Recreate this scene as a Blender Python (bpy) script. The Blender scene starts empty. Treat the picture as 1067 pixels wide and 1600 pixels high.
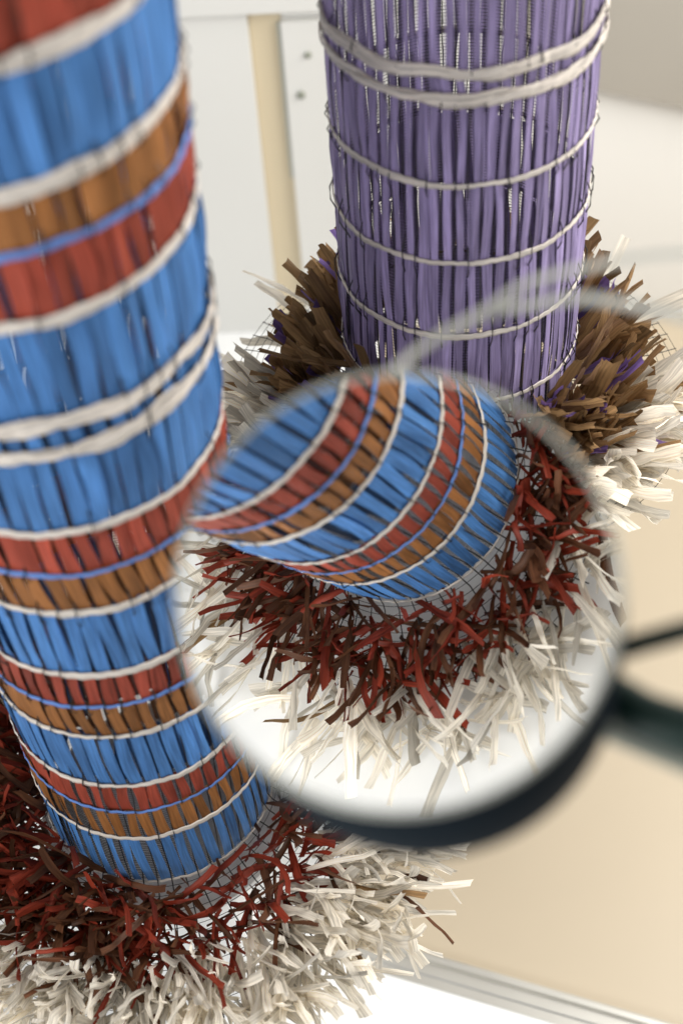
import bpy, math, random
from mathutils import Vector, Matrix

random.seed(7)
U = 0.06                     # radius of a woven tube in metres; all numbers below are in tube radii
S = bpy.context.scene
COL = S.collection
PI = math.pi

# ------------------------------------------------------------------ camera
cam = bpy.data.cameras.new('camera')
camo = bpy.data.objects.new('camera', cam)
COL.objects.link(camo)
CAM = Vector((2.1995, -7.1393, 11.7929))
camo.matrix_world = Matrix(((0.9988, 0.0323, 0.0375, CAM.x*U), (0.0, 0.757, -0.6534, CAM.y*U),
                            (-0.0495, 0.6526, 0.7561, CAM.z*U), (0, 0, 0, 1)))
cam.sensor_fit = 'VERTICAL'; cam.sensor_height = 36; cam.lens = 54
cam.clip_start = 0.01; cam.clip_end = 50
cam.dof.use_dof = True; cam.dof.focus_distance = 13.0*U; cam.dof.aperture_fstop = 5.7
S.camera = camo

# ------------------------------------------------------------------ world and lamps
wd = bpy.data.worlds.new('World'); S.world = wd; wd.use_nodes = True
bg = wd.node_tree.nodes['Background']
bg.inputs[0].default_value = (0.97, 0.98, 1.0, 1); bg.inputs[1].default_value = 0.30

def area(name, loc, target, sx, sy, power, color):
    l = bpy.data.lights.new(name, 'AREA'); l.shape = 'RECTANGLE'; l.size = sx*U; l.size_y = sy*U
    l.energy = power; l.color = color
    o = bpy.data.objects.new(name, l); COL.objects.link(o)
    o.location = Vector(loc)*U
    o.rotation_euler = (Vector(target)-Vector(loc)).to_track_quat('-Z', 'Y').to_euler()
    return o
area('window_light', (13, 4.5, 9), (1.5, 1.5, 0), 9, 9, 13.0, (1.0, 0.97, 0.92))
area('room_light', (-9, -9, 9), (0, 0, 3), 9, 9, 4.6, (1.0, 0.99, 0.97))
area('added_ceiling_fill', (-5, -11, 6), (0, -1, 13.9), 5, 5, 3.4, (1.0, 0.99, 0.97))  # added fill lamp, brightens the ceiling board that the mirror reflects

vs = S.view_settings
vs.view_transform = 'Standard'; vs.look = 'None'; vs.gamma = 1; vs.exposure = 0.0
S.cycles.max_bounces = 10; S.cycles.transparent_max_bounces = 8

# ------------------------------------------------------------------ materials
def nodes(name):
    m = bpy.data.materials.new(name); m.use_nodes = True
    return m, m.node_tree.nodes, m.node_tree.links, m.node_tree.nodes['Principled BSDF']

def raffia(name, col, trans=0.2, rough=0.55, col2=None, spec=0.22):
    """dyed paper raffia: fine fibres along the strip, each strip a little lighter or darker"""
    m, N, L, p = nodes(name)
    out = N['Material Output']
    uv = N.new('ShaderNodeUVMap'); uv.uv_map = 'fibre'
    mp = N.new('ShaderNodeMapping'); mp.inputs['Scale'].default_value = (60, 2.2, 1)
    L.new(uv.outputs[0], mp.inputs[0])
    nz = N.new('ShaderNodeTexNoise'); nz.inputs['Scale'].default_value = 1.0; nz.inputs['Detail'].default_value = 3
    L.new(mp.outputs[0], nz.inputs['Vector'])
    tint = N.new('ShaderNodeAttribute'); tint.attribute_name = 'tint'
    r1 = N.new('ShaderNodeMapRange'); r1.inputs[1].default_value = .3; r1.inputs[2].default_value = .7
    r1.inputs[3].default_value = .62; r1.inputs[4].default_value = 1.28
    L.new(nz.outputs[0], r1.inputs[0])
    mul = N.new('ShaderNodeMath'); mul.operation = 'MULTIPLY'
    L.new(r1.outputs[0], mul.inputs[0]); L.new(tint.outputs['Fac'], mul.inputs[1])
    mix = N.new('ShaderNodeMix'); mix.data_type = 'RGBA'
    mix.inputs['A'].default_value = (*col, 1); mix.inputs['B'].default_value = (*(col2 or col), 1)
    big = N.new('ShaderNodeTexNoise'); big.inputs['Scale'].default_value = 1.3
    L.new(uv.outputs[0], big.inputs['Vector']); L.new(big.outputs[0], mix.inputs['Factor'])
    sc = N.new('ShaderNodeVectorMath'); sc.operation = 'SCALE'
    L.new(mix.outputs['Result'], sc.inputs[0]); L.new(mul.outputs[0], sc.inputs['Scale'])
    L.new(sc.outputs[0], p.inputs['Base Color'])
    p.inputs['Roughness'].default_value = rough; p.inputs['Specular IOR Level'].default_value = spec
    bp = N.new('ShaderNodeBump'); bp.inputs['Strength'].default_value = .6; bp.inputs['Distance'].default_value = .0006
    L.new(nz.outputs[0], bp.inputs['Height']); L.new(bp.outputs[0], p.inputs['Normal'])
    tr = N.new('ShaderNodeBsdfTranslucent'); L.new(sc.outputs[0], tr.inputs[0])
    ms = N.new('ShaderNodeMixShader'); ms.inputs[0].default_value = trans
    L.new(p.outputs[0], ms.inputs[1]); L.new(tr.outputs[0], ms.inputs[2]); L.new(ms.outputs[0], out.inputs[0])
    return m

def plain(name, col, rough=.5, metal=0., var=.06, scale=20., bump=.0, spec=.5):
    m, N, L, p = nodes(name)
    tc = N.new('ShaderNodeTexCoord')
    nz = N.new('ShaderNodeTexNoise'); nz.inputs['Scale'].default_value = scale; nz.inputs['Detail'].default_value = 5
    L.new(tc.outputs['Object'], nz.inputs['Vector'])
    cr = N.new('ShaderNodeMix'); cr.data_type = 'RGBA'
    cr.inputs['A'].default_value = (*[c*(1-var) for c in col], 1); cr.inputs['B'].default_value = (*[min(1, c*(1+var)) for c in col], 1)
    L.new(nz.outputs[0], cr.inputs['Factor']); L.new(cr.outputs['Result'], p.inputs['Base Color'])
    p.inputs['Roughness'].default_value = rough; p.inputs['Metallic'].default_value = metal
    p.inputs['Specular IOR Level'].default_value = spec
    if bump:
        b = N.new('ShaderNodeBump'); b.inputs['Strength'].default_value = bump; b.inputs['Distance'].default_value = .001
        L.new(nz.outputs[0], b.inputs['Height']); L.new(b.outputs[0], p.inputs['Normal'])
    return m

MT = dict(
    blue=raffia('blue_raffia', (.066, .190, .47), .26, .45, (.09, .25, .56)),
    thinblue=raffia('thin_blue_raffia', (.11, .22, .55), .1, .45, (.14, .26, .60)),
    red=raffia('red_raffia', (.30, .050, .030), .26, .45, (.38, .075, .045)),
    brown=raffia('brown_raffia', (.27, .105, .030), .26, .45, (.34, .145, .05)),
    white=raffia('white_raffia', (.70, .63, .56), .25, .5, (.80, .75, .69)),
    violet=raffia('violet_raffia', (.285, .23, .42), .28, .5, (.38, .315, .54)),
    tuft_red=raffia('rust_red_tuft_raffia', (.16, .019, .010), .2, .5, (.27, .042, .019)),
    tuft_dark=raffia('dark_brown_tuft_raffia', (.065, .024, .012), .2, .5, (.145, .06, .028)),
    tuft_brown=raffia('tan_brown_tuft_raffia', (.20, .115, .048), .2, .5, (.38, .24, .12)),
    tuft_violet=raffia('violet_tuft_raffia', (.14, .085, .26), .2, .45, (.23, .15, .40)),
    tuft_white=raffia('cream_tuft_raffia', (.84, .775, .66), .5, .4, (.93, .895, .82), .4),
    wire=plain('dark_wire', (.028, .027, .026), .38, .45, .25, 60),
    wall=plain('white_paint', (.85, .845, .82), .6, 0, .03, 6, .04),
    board=plain('white_board', (.70, .70, .675), .5, 0, .02, 8, .03),
    platform=plain('white_platform_paint', (.84, .85, .85), .45, 0, .02, 8),
    floor=plain('beige_floor_board', (.52, .44, .325), .42, 0, .035, 7, .03),
    recess=plain('beige_recess_paint', (.62, .53, .37), .6, 0, .05, 12),
    grey=plain('matte_grey', (.40, .375, .33), .7, 0, .07, 10, .05),
    trim=plain('brushed_metal', (.62, .61, .57), .35, .55, .08, 30),
    navy=plain('navy_enamel', (.002, .007, .012), .7, 0, .2, 30, 0, .05),
    green=plain('dark_green_enamel', (.008, .026, .021), .45, 0, .2, 30, 0, .25),
    pale=plain('pale_grey_green_metal', (.42, .43, .38), .4, .2, .08, 40),
    darkwood=plain('dark_stained_wood', (.06, .035, .025), .6, 0, .2, 20),
    palewire=plain('pale_wire_enamel', (.66, .66, .60), .4, .0, .06, 40),
    armgrey=plain('grey_green_enamel', (.27, .285, .235), .45, .1, .1, 30),
    latch=plain('worn_latch_metal', (.30, .28, .22), .5, .5, .3, 40),
)
m, N, L, p = nodes('silvered_mirror_glass')
p.inputs['Base Color'].default_value = (.96, .965, .96, 1); p.inputs['Metallic'].default_value = 1
p.inputs['Roughness'].default_value = 0.0
MT['mirror'] = m

# ------------------------------------------------------------------ helpers
FLARE = 0.0
def mesh_obj(name, V, F, mat, parent=None, uv=None, tint=None, smooth=True, kind=None):
    me = bpy.data.meshes.new(name)
    me.from_pydata([(x*U*(1+FLARE*z*z), y*U*(1+FLARE*z*z), z*U) for x, y, z in V] if FLARE else [(x*U, y*U, z*U) for x, y, z in V], [], F)
    if uv:
        ul = me.uv_layers.new(name='fibre')
        buf = []
        for f in F:
            for i in f: buf.extend(uv[i])
        ul.data.foreach_set('uv', buf)
    if tint:
        a = me.attributes.new('tint', 'FLOAT', 'POINT'); a.data.foreach_set('value', tint)
    if smooth: me.polygons.foreach_set('use_smooth', [True]*len(F))
    mats = mat if isinstance(mat, list) else [mat]
    for q in mats: me.materials.append(q)
    o = bpy.data.objects.new(name, me); COL.objects.link(o)
    if parent: o.parent = parent
    if kind: o['kind'] = kind
    return o

def tag(o, label, cat, group=None):
    o['label'] = label; o['category'] = cat
    if group: o['group'] = group
    return o

def empty(name, loc):
    o = bpy.data.objects.new(name, None); COL.objects.link(o); o.location = Vector(loc)*U
    o.empty_display_size = .02
    return o

def box_vf(x0, x1, y0, y1, z0, z1, bev=0.):
    import bmesh
    bm = bmesh.new(); bmesh.ops.create_cube(bm, size=1)
    for v in bm.verts:
        v.co = Vector(((x0+x1)/2+v.co.x*(x1-x0), (y0+y1)/2+v.co.y*(y1-y0), (z0+z1)/2+v.co.z*(z1-z0)))
    if bev: bmesh.ops.bevel(bm, geom=bm.edges[:], offset=bev, segments=2, affect='EDGES', profile=.6)
    bm.verts.index_update()
    V = [tuple(v.co) for v in bm.verts]; F = [[v.index for v in f.verts] for f in bm.faces]
    bm.free(); return V, F

def box(name, dims, mat, parent=None, bev=.02, kind=None):
    V, F = box_vf(*dims, bev)
    return mesh_obj(name, V, F, mat, parent, smooth=False, kind=kind)

def tube_path(P, rad, sides=8, closed=False, rads=None):
    """tube swept along points"""
    V, F = [], []; n = len(P); P = [Vector(q) for q in P]
    up = Vector((0, 0, 1))
    for i in range(n):
        a = P[i-1] if (i > 0 or closed) else P[i]; b = P[(i+1) % n] if (i < n-1 or closed) else P[i]
        t = (b-a).normalized(); e = t.cross(up)
        if e.length < 1e-4: e = t.cross(Vector((1, 0, 0)))
        e.normalize(); g = e.cross(t)
        r = rads[i] if rads else rad
        for k in range(sides):
            c = 2*PI*k/sides; V.append(tuple(P[i]+e*(r*math.cos(c))+g*(r*math.sin(c))))
    for i in range(n if closed else n-1):
        j = (i+1) % n
        for k in range(sides):
            l = (k+1) % sides; F.append((i*sides+k, i*sides+l, j*sides+l, j*sides+k))
    if not closed:
        F.append(tuple(range(sides))[::-1]); F.append(tuple((n-1)*sides+k for k in range(sides)))
    return V, F

def smooth_path(P, k=6):
    P = [Vector(q) for q in P]; out = []
    for i in range(len(P)-1):
        a = P[max(i-1, 0)]; b = P[i]; c = P[i+1]; d = P[min(i+2, len(P)-1)]
        for j in range(k):
            t = j/k
            out.append(.5*((2*b)+(c-a)*t+(2*a-5*b+4*c-d)*t*t+(3*b-a-3*c+d)*t**3))
    out.append(P[-1]); return out

class Wob:
    """smooth periodic wobble round a ring"""
    def __init__(s, rnd, amp, fr=(2, 3, 5, 8, 13, 21)):
        s.t = [(f, rnd.uniform(0, 6.28), amp*rnd.uniform(.4, 1)/(f**.35)) for f in fr]
    def __call__(s, a): return sum(m*math.sin(f*a+p) for f, p, m in s.t)

# ------------------------------------------------------------------ pieces of a tube
def strip_piece(rnd, th, z0, z1, wid, slant, r, bulge=.012, rough=.0):
    """one flat upright raffia strip on the tube wall"""
    V, UV, F = [], [], []; n = 6; cre = rnd.uniform(-.010, .012); ph = rnd.uniform(0, 6); u0 = rnd.random()*9; kink = rnd.gauss(0, rough)
    tw = rnd.gauss(0, .25)
    for i in range(n+1):
        t = i/n; z = z0+(z1-z0)*t
        a = th+slant*(t-.5)+.004*math.sin(ph+t*4)+kink*math.sin(PI*t)
        hw = wid*.5*(1+.10*math.sin(ph*2+t*4))
        rr = r+bulge*math.sin(PI*t)
        tilt = tw*math.sin(PI*t)
        for k, q in enumerate((-1, 0, 1)):
            ra = rr+(cre if q == 0 else 0)+tilt*q*hw
            aa = a+q*hw
            V.append((ra*math.cos(aa), ra*math.sin(aa), z)); UV.append((u0+q*wid*.5, u0+(z1-z0)*t))
    for i in range(n):
        for k in range(2):
            b = i*3+k; F.append((b, b+1, b+4, b+3))
    return V, F, UV

def ribbon_piece(rnd, base, d, up, length, width, bend, twist, crease, n=7, curl=1.):
    """one loose raffia end: a creased, curled ribbon"""
    V, UV, F = [], [], []; u0 = rnd.random()*9
    p = Vector(base); d = d.normalized(); side = d.cross(up)
    if side.length < 1e-3: side = Vector((1, 0, 0))
    side.normalize(); nn = side.cross(d)
    roll = rnd.uniform(-1.3, 1.3); sidebend = rnd.gauss(0, .34)*curl
    side, nn = side*math.cos(roll)+nn*math.sin(roll), nn*math.cos(roll)-side*math.sin(roll)
    kink_at = rnd.choice((0, 0, 3, 4, 5)); kink = rnd.gauss(0, .55)*curl
    taper = rnd.choice((rnd.uniform(.25, .7), rnd.uniform(.8, 1.15), rnd.uniform(.85, 1.15))); jit = width*.07*(.4+.6*curl); skew = rnd.uniform(-.5, .5)
    for i in range(n+1):
        t = i/n
        hw = width*.5*(.62+.38*min(1, t*3))*(1+(taper-1)*t)
        for q in (-1, 0, 1):
            v = p+side*(q*hw)+nn*(crease*width if q == 0 else 0)
            if i == n: v = v+d*(q*skew*hw)
            v = v+Vector((rnd.gauss(0, jit), rnd.gauss(0, jit), rnd.gauss(0, jit)))
            V.append(tuple(v)); UV.append((u0+q*width*.5, u0+length*t))
        st = length/n
        p = p+d*st
        b = bend/n+(kink if (i == kink_at and i) else 0)
        d = (d+Vector((0, 0, -1))*b*.9+side*(sidebend/n*1.5)+nn*(rnd.gauss(0, .15*curl))).normalized()
        side = (side-d*side.dot(d)).normalized(); nn = side.cross(d)
        a = twist/n
        side, nn = side*math.cos(a)+nn*math.sin(a), nn*math.cos(a)-side*math.sin(a)
    for i in range(n):
        for k in range(2):
            b = i*3+k; F.append((b, b+1, b+4, b+3))
    return V, F, UV

def emit(pieces, name, stuffname, limit, view, parent):
    """pieces: (V,F,UV,tint,mat,facing). The ones that show largest become parts of their own, the rest one stuff part per material"""
    def score(pc):
        c = Vector((0, 0, 0))
        for v in pc[0]: c += Vector(v)
        c /= len(pc[0])
        e = view-c
        return pc[5](c, e.normalized())/e.length
    order = sorted(pieces, key=score, reverse=True)
    for V, F, UV, tint, mat, _ in order[:limit]:
        mesh_obj(name, V, F, mat, parent, UV, [tint]*len(V))
    rest = {}
    for pc in order[limit:]: rest.setdefault(pc[4].name, []).append(pc)
    if not order[limit:]: return
    V, F, UV, T, MI, mats = [], [], [], [], [], []
    for mi, (k, lst) in enumerate(rest.items()):
        mats.append(lst[0][4])
        for v, f, uv, tint, _, _ in lst:
            o = len(V); V += v; UV += uv; T += [tint]*len(v); F += [tuple(o+i for i in q) for q in f]; MI += [mi]*len(f)
    o = mesh_obj(stuffname, V, F, mats, parent, UV, T, kind='stuff')
    o.data.polygons.foreach_set('material_index', MI)

def band(name, rnd, z, h, r, mat, parent, wob=.011, thick=.006, strands=1, nw=44):
    """a flat raffia strand wound once round the tube; it rides over the upright strips"""
    for s in range(strands):
        V, F, UV = [], [], []; n = 176
        wz = Wob(rnd, wob); wh = Wob(rnd, .22); ph = rnd.uniform(0, 6)
        prof = ((-1, -.2), (-.75, .6), (-.2, 1.), (.25, .8), (.8, .7), (1, -.2))
        tn = []
        for i in range(n):
            a = 2*PI*i/n
            hz = h*(1+wh(a)); zz = z+wz(a)+(math.sin(a*9+ph+s*PI)*h*.28 if strands > 1 else 0)
            rr = r+.004*math.sin(nw*a)+(math.cos(a*9+ph+s*PI)*.012 if strands > 1 else 0)
            for k, (u, v) in enumerate(prof):
                q = rr+v*thick*(1+.35*math.sin(5*a+k)); zq = zz+u*hz
                V.append((q*math.cos(a), q*math.sin(a), zq)); UV.append((u*hz*.6+s, a)); tn.append(1.0)
        m_ = len(prof)
        for i in range(n):
            j = (i+1) % n
            for k in range(m_):
                l = (k+1) % m_; F.append((i*m_+k, j*m_+k, j*m_+l, i*m_+l))
        mesh_obj(name, V, F, mat, parent, UV, tn)

def skirt_z(r, drop): return -drop*(1-math.exp(-(r-1)*2.6))

def wire_mesh(rnd, parent, top, nvert, bands, drop, rout, pitch=.030):
    V, F = [], []
    def add(v, f):
        o = len(V); V.extend(v); F.extend([tuple(o+i for i in q) for q in f])
    # upright wires, each running out into the flared skirt
    for i in range(nvert):
        a0 = 2*PI*i/nvert; ph = rnd.uniform(0, 6); P = []
        z = top; m = int(top/.12)
        for k in range(m+1):
            z = top*(1-k/m); a = a0+.006*math.sin(ph+z*3)
            r = 1.006+.004*math.sin(ph+z*7)
            for b in bands:
                if abs(z-b) < .075 and math.sin(ph*37+b*50) > .35: r = 1.060
            P.append((r*math.cos(a), r*math.sin(a), z))
        for k in range(1, 9):
            r = 1+(rout-1)*k/8; a = a0+.01*math.sin(ph+k)
            P.append((r*math.cos(a), r*math.sin(a), skirt_z(r, drop)))
        add(*tube_path(P, .0058, 4))
    # fine cross wires
    nz = int(top/pitch); n = 66
    for k in range(nz+1):
        z = k*pitch; w = Wob(rnd, .0025, (2, 3, 5)); P = []
        for i in range(n):
            a = 2*PI*i/n; r = .998+.004*math.sin(33*a+k*PI); P.append((r*math.cos(a), r*math.sin(a), z+w(a)))
        add(*tube_path(P, .0032, 3, True))
    k = 1
    while 1+k*.068 < rout:
        r = 1+k*.068; w = Wob(rnd, .004, (2, 3, 5)); P = []
        for i in range(n):
            a = 2*PI*i/n; P.append((r*math.cos(a), r*math.sin(a), skirt_z(r, drop)+w(a)))
        add(*tube_path(P, .0032, 3, True)); k += 1
    mesh_obj('wire_mesh', V, F, MT['wire'], parent, kind='stuff')

def face_out(c, e):
    r = Vector((c.x, c.y, 0)); r.normalize(); return max(0, r.dot(e))**.7
def face_any(c, e):
    r = Vector((c.x, c.y, 0)); r.normalize(); return .6+.4*r.dot(e)

def build_tube(name, loc, seed, top, weave, bands, nstrip, skirt, view, flip=False, pitch=.030, scale=.98, flare=.0022):
    """weave: (z0,z1,material key,width,slant sd); bands: (z,half height,material key,strands)"""
    global FLARE
    FLARE = flare            # the tubes widen a little towards the top
    rnd = random.Random(seed)
    root = empty(name, loc)
    root.scale = (scale, scale, 1)
    if flip: root.rotation_euler = (PI, 0, 0)
    # view point in the tube's own frame
    v = Vector(view)-Vector(loc)
    if flip: v = Vector((v.x, -v.y, -v.z))
    wire_mesh(rnd, root, top, nstrip, [b[0] for b in bands], skirt['drop'], skirt['rout'], pitch)
    P = []; jt = skirt.get('uneven', 1.0)
    for z0, z1, key, wid, sd in weave:
        drift = rnd.gauss(-.75*sd, .3*sd)*skirt.get('lean', 1); wv = Wob(rnd, 1.0, (1, 2, 3, 5))
        for i in range(nstrip):
            sp = 2*PI/nstrip; th = sp*(i+.5)+rnd.gauss(0, .035*sp*jt)
            w = sp*wid*rnd.uniform(1-.12*jt, 1+.08*jt)
            sl = drift+sd*(.45*wv(th)*.6+rnd.gauss(0, .22*jt))
            th += sl*.3
            P.append((*strip_piece(rnd, th, z0-.015, z1+.015, w, sl, 1.010+rnd.uniform(0, .010), rough=.1*sd),
                      max(.55, rnd.gauss(1, .15)), MT[key], face_out))
            if rnd.random() < skirt.get('split', .12):      # a second, narrower strip squeezed in
                P.append((*strip_piece(rnd, th+rnd.choice((-1, 1))*sp*rnd.uniform(.25, .5), z0-.015, z1+.015, w*rnd.uniform(.25, .5), sl+rnd.gauss(0, .6*sd+.01), 1.01+rnd.uniform(0, .01)),
                          rnd.gauss(.92, .13), MT[key], face_out))
    emit(P, 'raffia_strip', 'far_raffia_strips', 300, v, root)
    for z, h, key, st in bands:
        band('wound_band', rnd, z, h*.9, 1.034 if st == 1 else 1.048, MT[key], root, strands=st, nw=nstrip)
    inner = []  # extra layer added inside the wall, blocks light through the gaps
    for z0, z1, key in skirt.get('inner', []):
        for i in range(nstrip):
            sp = 2*PI/nstrip
            inner.append((*strip_piece(rnd, sp*i+rnd.gauss(0, .1*sp), z0, z1, sp*rnd.uniform(.6, .95), rnd.gauss(0, .05), .955+rnd.uniform(0, .02)),
                          rnd.gauss(.85, .1), MT[key], face_out))
    if inner: emit(inner, 'added_inner_strip', 'added_inner_strips', 0, v, root)
    # loose raffia ends knotted through the flared mesh skirt
    va = math.atan2(v.y, v.x)
    for part, stuffname, cnt, r0, r1, mats, ln, wdt, upr, rad, tan, bend, curl in skirt['tufts']:
        P = []; k = 0
        while k < cnt:
            r = math.sqrt(rnd.uniform(r0*r0, r1*r1)); a = rnd.uniform(-PI, PI)
            da = (a-va+PI) % (2*PI)-PI
            if skirt.get('thin') and part != 'cream_tuft' and -.45 < da < 1.25 and r < 1.62 and rnd.random() < skirt['thin']: continue
            if part == 'cream_tuft' and skirt.get('hide') and abs(da) > 1.5 and rnd.random() < skirt['hide']: k += 1; continue
            if skirt.get('bias'): r = 1+(r-1)*(.80+.34*math.sin(da))
            k += 1
            er = Vector((math.cos(a), math.sin(a), 0)); et = Vector((-er.y, er.x, 0))
            d = er*rnd.uniform(*rad)+et*rnd.gauss(0, tan)+Vector((0, 0, 1))*rnd.uniform(*upr)
            base = er*r+Vector((0, 0, skirt_z(r, skirt['drop'])+rnd.uniform(-.02, .03)))
            if skirt.get('lift') and part == 'brown_tuft': base.z += max(0, 1.36-r)*skirt['lift']*rnd.random()
            key = rnd.choices([q[0] for q in mats], [q[1] for q in mats])[0]
            l = rnd.uniform(*ln); w = rnd.uniform(*wdt)
            if rnd.random() < .12: l *= 1.3
            P.append((*ribbon_piece(rnd, base, d, Vector((0, 0, 1)), l, w, bend*rnd.uniform(.2, 1.3), rnd.gauss(0, .95*curl), rnd.uniform(-.4, .4), curl=curl),
                      max(.45, rnd.gauss(1, .2)), MT[key], face_any))
        emit(P, part, stuffname, 300, v, root)
    FLARE = 0.0
    return root

# ------------------------------------------------------------------ the setting
FZ = -4.0
WY = 10.3
def poly_slab(name, pts, z0, z1, mat, kind='structure', parent=None):
    n = len(pts)
    V = [(x, y, z1) for x, y in pts]+[(x, y, z0) for x, y in pts]
    F = [tuple(range(n)), tuple(range(2*n-1, n-1, -1))]+[(i, i+n, (i+1) % n+n, (i+1) % n) for i in range(n)]
    o = mesh_obj(name, V, F, mat, parent, smooth=False)
    if kind: o['kind'] = kind
    return o

poly_slab('floor', [(-18, WY), (-18, -16), (22, -16), (22, WY)], FZ-.6, FZ-.09, MT['floor'])
E0 = Vector((1.35, .467)); ED = Vector((.9488, -.3158)).normalized(); EP = Vector((-.3158, -.9488)).normalized()
E1 = E0+ED*16
i0 = E0+EP*.36; i1 = E1+EP*.36
poly_slab('platform', [(-18, WY), (-18, -15.9), (21.9, -15.9), (i1.x, i1.y), (i0.x, i0.y), (1.33, .60), (1.9, 6), (2.0, WY)], FZ-.089, FZ, MT['platform'])
wall = box('wall', (-18, 22, WY, WY+.5, FZ-.6, 7), MT['wall'], bev=0); wall['kind'] = 'structure'
box('board', (-4.5, .49, WY-.12, WY-.001, FZ+.004, 1.37), MT['board'], wall, .012)
box('board', (.90, 1.53, WY-.12, WY-.001, FZ+.004, 1.22), MT['board'], wall, .012)
box('recess_panel', (.491, .899, WY-.04, WY-.001, FZ+.004, 1.37), MT['recess'], wall, 0)
box('lintel', (-4.5, 2.8, WY-.2, WY-.002, 1.39, 2.6), MT['board'], wall, .02)
box('metal_strip', (.85, .895, WY-.09, WY-.041, -1.2, 1.2), MT['pale'], wall, .008)
for x, z, q in ((1.22, .74, .05), (1.09, .15, .06)):
    V, F = tube_path([(x, WY-.121, z), (x, WY-.14, z+.01), (x, WY-.15, z)], .03, 10, rads=[q, q*.9, q*.5])
    mesh_obj('worn_screw', V, F, MT['armgrey'], wall)
# grey slab, lower edge sloped, high on the right of the wall
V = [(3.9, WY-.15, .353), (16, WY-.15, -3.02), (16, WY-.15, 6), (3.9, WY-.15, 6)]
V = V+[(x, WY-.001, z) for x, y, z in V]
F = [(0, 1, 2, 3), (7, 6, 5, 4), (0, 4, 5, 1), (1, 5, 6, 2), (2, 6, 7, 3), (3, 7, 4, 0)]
mesh_obj('grey_slab', V, F, MT['grey'], wall, smooth=False)
# ridged strip along the edge of the platform
prof = [(0, -.088), (0, .015), (.025, .03), (.07, .03), (.085, -.01), (.135, -.01), (.15, .022), (.20, .022), (.215, .004), (.299, .004), (.299, -.088)]
V, F = [], []
for E in (E0, E1):
    for q, z in prof:
        c = E+EP*q*1.2; V.append((c.x, c.y, FZ+z*1.2 if z > -.05 else FZ+z))
n = len(prof)
F = [(i, (i+1) % n, (i+1) % n+n, i+n) for i in range(n)]+[tuple(range(n))[::-1], tuple(range(n, 2*n))]
tag(mesh_obj('threshold_strip', V, F, MT['trim'], smooth=False), 'pale ridged metal strip between the white platform and the beige floor', 'strip')

# plinth under the violet tube
pl = empty('plinth', (2.764, 2.708, FZ-.09))
tag(pl, 'dark wooden plinth hidden under the violet tube and its brown fringe', 'plinth')
box('shaft', (-.62, .62, -.62, .62, .12, 5.60), MT['darkwood'], pl, .03)
box('base_block', (-.7, .7, -.7, .7, 0, .119), MT['darkwood'], pl, .03)
box('cap', (-.9, .9, -.9, .9, 5.601, 5.70), MT['darkwood'], pl, .02)
# pedestal under the blue tube
pb = empty('pedestal', (0, 0, FZ))
tag(pb, 'white round pedestal under the blue tube, hidden by its red and cream fringe', 'pedestal')
for nm, prf in (('column', [(.62, .101), (.60, .3), (.60, 3.2), (.62, 3.449)]), ('foot', [(.8, .0), (.8, .06), (.74, .1)]), ('top_disc', [(1.10, 3.45), (1.14, 3.47), (1.14, 3.53), (1.10, 3.55)])):
    V, F = tube_path([(0, 0, z) for q, z in prf], 1, 48, rads=[q for q, z in prf])
    mesh_obj(nm, V, F, MT['platform'], pb, smooth=False)
# ------------------------------------------------------------------ the tubes
blue_weave = []
def group_up(z0, zm, z1, lower, upper, wl=.70): blue_weave.extend([(z0, zm, lower, wl, .045), (zm, z1, upper, wl, .045)])
blue_weave.append((0.0, .74, 'blue', .70, .05)); group_up(.74, 1.17, 1.56, 'brown', 'red', .72)
blue_weave.append((1.56, 2.26, 'blue', .80, .08)); group_up(2.26, 2.66, 3.07, 'brown', 'red', .74)
blue_weave.append((3.07, 3.80, 'blue', .82, .05)); group_up(3.80, 4.2, 4.63, 'brown', 'red', .80)
blue_weave += [(4.63, 5.35, 'blue', .90, .03), (5.35, 5.59, 'blue', .7, .02), (5.59, 6.37, 'blue', .92, .025)]
group_up(6.37, 6.83, 7.22, 'red', 'brown', .98)
blue_weave += [(7.22, 7.93, 'blue', 1.0, .02), (7.93, 8.3, 'red', 1.0, .02)]
W_ = .036
blue_bands = [(.0, .022, 'white', 1), (.74, .030, 'white', 1), (1.17, .022, 'thinblue', 1), (1.56, .033, 'white', 1), (2.26, .036, 'white', 1), (2.66, .026, 'thinblue', 1),
              (3.07, W_, 'white', 1), (3.80, .038, 'white', 1), (4.2, .028, 'thinblue', 1), (4.63, .038, 'white', 1),
              (5.36, .055, 'white', 2), (5.59, .055, 'white', 2), (6.37, .052, 'white', 1), (6.83, .034, 'thinblue', 1),
              (7.22, .062, 'white', 1), (7.93, .062, 'white', 1)]
RED = [('tuft_red', 5), ('tuft_dark', 5)]
blue_skirt = dict(inner=[(w[0]+.01, w[1]-.01, w[2]) for w in blue_weave if 1.5 < w[0] < 3.9], drop=.26, rout=2.25, thin=.62, split=.05, tufts=[
    ('red_tuft', 'far_red_tufts', 1300, 1.0, 1.60, RED, (.40, .88), (.045, .08), (.10, .75), (.1, 1.0), .62, .5, .9),
    ('cream_tuft', 'far_cream_tufts', 1900, 1.52, 2.30, [('tuft_white', 40), ('tuft_dark', .6), ('tuft_brown', .5)], (.45, .92), (.045, .095), (.05, .95), (.5, 1.0), .36, .4, .85)])
t1 = build_tube('woven_raffia_tube', (0, 0, 0), 11, 8.3, blue_weave, blue_bands, 54, blue_skirt, CAM)
tag(t1, 'tall blue woven tube with red, brown and white stripes standing at the left', 'woven tube', 'woven raffia tubes with fringed hems')

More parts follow.
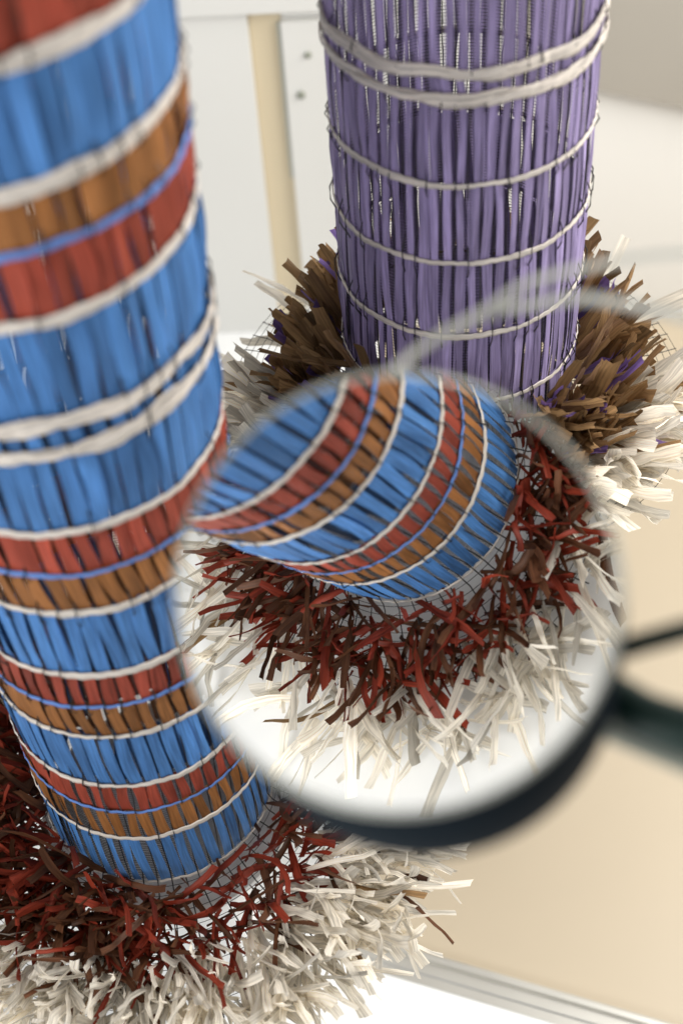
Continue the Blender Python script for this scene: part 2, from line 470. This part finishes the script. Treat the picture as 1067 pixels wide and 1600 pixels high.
vz = [0, .75, 1.5, 2.23, 2.94, 3.66, 3.86, 5.2]
violet_weave = [(vz[i], vz[i+1], 'violet', .72 if i < 3 else .62, .035) for i in range(7)]
violet_bands = [(.0, .022, 'white', 1), (.75, .026, 'white', 1), (1.5, .030, 'white', 1), (2.23, .030, 'white', 1), (2.94, .032, 'white', 1), (3.66, .05, 'white', 2), (3.86, .055, 'white', 2)]
violet_skirt = dict(lean=0, uneven=2.0, lift=2.3, hide=.96, inner=[(0, .74, 'violet'), (.76, 1.49, 'violet'), (1.51, 2.22, 'violet')], drop=.05, rout=2.1, thin=0, split=.38, tufts=[
    ('brown_tuft', 'far_brown_tufts', 700, 1.03, 1.40, [('tuft_brown', 10), ('tuft_violet', 1.5)], (.42, .70), (.08, .14), (.45, 1.2), (.2, .95), .26, .15, .35),
    ('cream_tuft', 'far_cream_tufts', 850, 1.32, 1.68, [('tuft_white', 30), ('tuft_violet', .5), ('tuft_brown', 2.0)], (.5, .92), (.09, .18), (.05, .75), (.6, 1.0), .26, .25, .6)])
t2 = build_tube('woven_raffia_tube', (2.764, 2.708, 2.096), 23, 5.2, violet_weave, violet_bands, 64, violet_skirt, CAM, scale=.97, flare=0.0)
tag(t2, 'violet woven tube with thin white rings rising from a brown fringe', 'woven tube', 'woven raffia tubes with fringed hems')
V, F, UV = ribbon_piece(random.Random(3), (1.0, -.35, 4.03), Vector((1, .12, .12)), Vector((0, 1, .6)), .7, .14, 0, 0, .05)
mesh_obj('loose_strip', V, F, MT['violet'], t2, UV, [1.0]*len(V))

# the third tube hangs hem up under a white ceiling board; only the mirror shows it
MN = Vector((-.2127, -.2053, .9553)).normalized(); MC = Vector((2.1573, -3.6314, 7.3592))
VCAM = CAM-2*((CAM-MC).dot(MN))*MN
TW = (-.2283, -1.0579, 13.4417)
twin_skirt = dict(blue_skirt, inner=[q for q in blue_skirt['inner'] if q[1] < 4.3], thin=.34, rout=1.8, bias=1, tufts=[
    ('red_tuft', 'far_red_tufts', 900, 1.0, 1.58, RED, (.34, .70), (.045, .078), (.06, .55), (.1, 1.0), .62, .45, .9),
    ('cream_tuft', 'far_cream_tufts', 400, 1.45, 2.05, [('tuft_white', 40), ('tuft_dark', .6), ('tuft_brown', .5)], (.40, .85), (.055, .11), (.0, .35), (.3, 1.0), .7, .2, .7)])
twin_weave = [w for w in blue_weave if w[1] < 4.3]; twin_bands = [b for b in blue_bands if b[0] < 4.25]
t3 = build_tube('woven_raffia_tube', TW, 31, 4.2, twin_weave, twin_bands, 54, twin_skirt, VCAM, flip=True)
tag(t3, 'blue, red and brown striped woven tube seen inside the round mirror', 'woven tube', 'woven raffia tubes with fringed hems')
cb = box('ceiling', (TW[0]-6, TW[0]+5, TW[1]-5, TW[1]+6, TW[2]+.42, TW[2]+.8), MT['platform'], bev=.03); cb['kind'] = 'structure'

# ------------------------------------------------------------------ the mirror
A1 = Vector((-.4237, .9004, .0991)); A2 = Vector((.8805, .3837, .2784)); SA, SB = .9292, .8209
mr = empty('round_mirror', MC)
tag(mr, 'round frameless mirror on green arms showing striped weave and red fringe', 'mirror')
def ring_pts(k, dep, n=96):
    sk = (A2*-.10+A1*-.13)*max(0, dep-.01)
    return [tuple(sk+A1*(SA*k*math.cos(2*PI*i/n))+A2*(SB*k*math.sin(2*PI*i/n))-MN*dep) for i in range(n)]
def loft(name, rings, mat, parent, capa=False, capb=False, smooth=True):
    V = [q for r in rings for q in r]; n = len(rings[0]); F = []
    for j in range(len(rings)-1):
        for i in range(n):
            l = (i+1) % n; F.append((j*n+i, j*n+l, (j+1)*n+l, (j+1)*n+i))
    if capa: F.append(tuple(range(n))[::-1])
    if capb: F.append(tuple((len(rings)-1)*n+i for i in range(n)))
    return mesh_obj(name, V, F, mat, parent, smooth=smooth)
loft('mirror_glass', [ring_pts(.975, 0)], MT['mirror'], mr, capa=True, smooth=False)
# orientation of the cap does not matter for a metal surface
loft('rim', [ring_pts(.976, .004), ring_pts(.982, -.012), ring_pts(.996, -.010), ring_pts(.999, -.002)], MT['pale'], mr)
loft('housing', [ring_pts(.984, .002), ring_pts(.997, .002), ring_pts(1.0, .01), ring_pts(.995, .10), ring_pts(.970, .28), ring_pts(.935, .46), ring_pts(.89, .53), ring_pts(.7, .60), ring_pts(.3, .64)], MT['navy'], mr, capb=True)
def rel(P): return [Vector(q)-MC for q in P]
def arm(name, P, rad, mat, rads=None):
    pts = smooth_path(rel(P)); n = len(pts)
    rr = None
    if rads: rr = [rads[0]+(rads[1]-rads[0])*i/(n-1) for i in range(n)]
    V, F = tube_path(pts, rad, 12, rads=rr)
    return mesh_obj(name, V, F, mat, mr)
arm('arm', [(2.80, -3.70, 7.02), (2.9759, -3.7723, 7.0592), (3.1006, -3.7782, 7.114), (3.37, -3.78, 7.231), (3.7, -3.80, 7.34), (4.2, -3.86, 7.44), (4.8, -3.95, 7.48), (5.4, -4.08, 7.42), (6.0, -4.2, 7.3)], .042, MT['green'])
arm('arm', [(2.72, -3.70, 6.98), (2.8576, -3.7682, 6.8702), (2.9889, -3.8803, 6.8991), (3.1149, -3.9994, 6.9222), (3.40, -4.1163, 6.9393), (3.8, -4.20, 6.95), (4.4, -4.26, 6.95), (5.2, -4.28, 6.93), (6.0, -4.2, 6.9)], .07, MT['green'], (.075, .13))
arm('arm', [(2.70, -3.74, 6.92), (2.8393, -3.8152, 6.6983), (3.0049, -3.8992, 6.6836), (3.2573, -4.0102, 6.6413), (3.4476, -4.1013, 6.6193), (3.8, -4.22, 6.58), (4.4, -4.32, 6.53), (5.2, -4.32, 6.5), (6.0, -4.2, 6.5)], .045, MT['armgrey'])
arm('wire', [(2.1466, -2.7351, 7.507), (2.209, -2.683, 7.5067), (2.2887, -2.597, 7.5093), (2.4218, -2.5054, 7.5337), (2.5833, -2.4046, 7.5498), (2.7363, -2.3234, 7.6023), (2.9622, -2.2983, 7.6582), (3.1805, -2.3005, 7.7062), (3.3703, -2.3274, 7.7424), (3.5925, -2.3817, 7.7797), (4.3569, -2.5954, 7.9034), (5.2, -3.2, 7.8), (6.0, -4.2, 7.6)], .018, MT['palewire'])
arm('wire', [(2.4222, -2.4968, 7.5188), (2.5854, -2.3827, 7.5127), (2.7364, -2.3847, 7.5455), (2.9565, -2.4009, 7.5903), (3.0963, -2.4533, 7.6091), (3.2344, -2.5232, 7.6234), (3.3754, -2.605, 7.6357), (3.5524, -2.7352, 7.6448), (4.2522, -3.2015, 7.6946), (5.2, -3.75, 7.6), (6.0, -4.2, 7.45)], .022, MT['palewire'])
V, F = tube_path(rel([(6.0, -4.2, FZ+.2), (6.0, -4.2, 2), (6.0, -4.2, 7.75), (6.0, -4.2, 7.82)]), .1, 20, rads=[.13, .12, .12, .07])
mesh_obj('post', V, F, MT['green'], mr)
V, F = tube_path(rel([(6.0, -4.2, FZ+.002), (6.0, -4.2, FZ+.1), (6.0, -4.2, FZ+.16), (6.0, -4.2, FZ+.26)]), 1, 40, rads=[1.1, 1.1, 1.0, .2])
mesh_obj('base', V, F, MT['green'], mr, smooth=False)
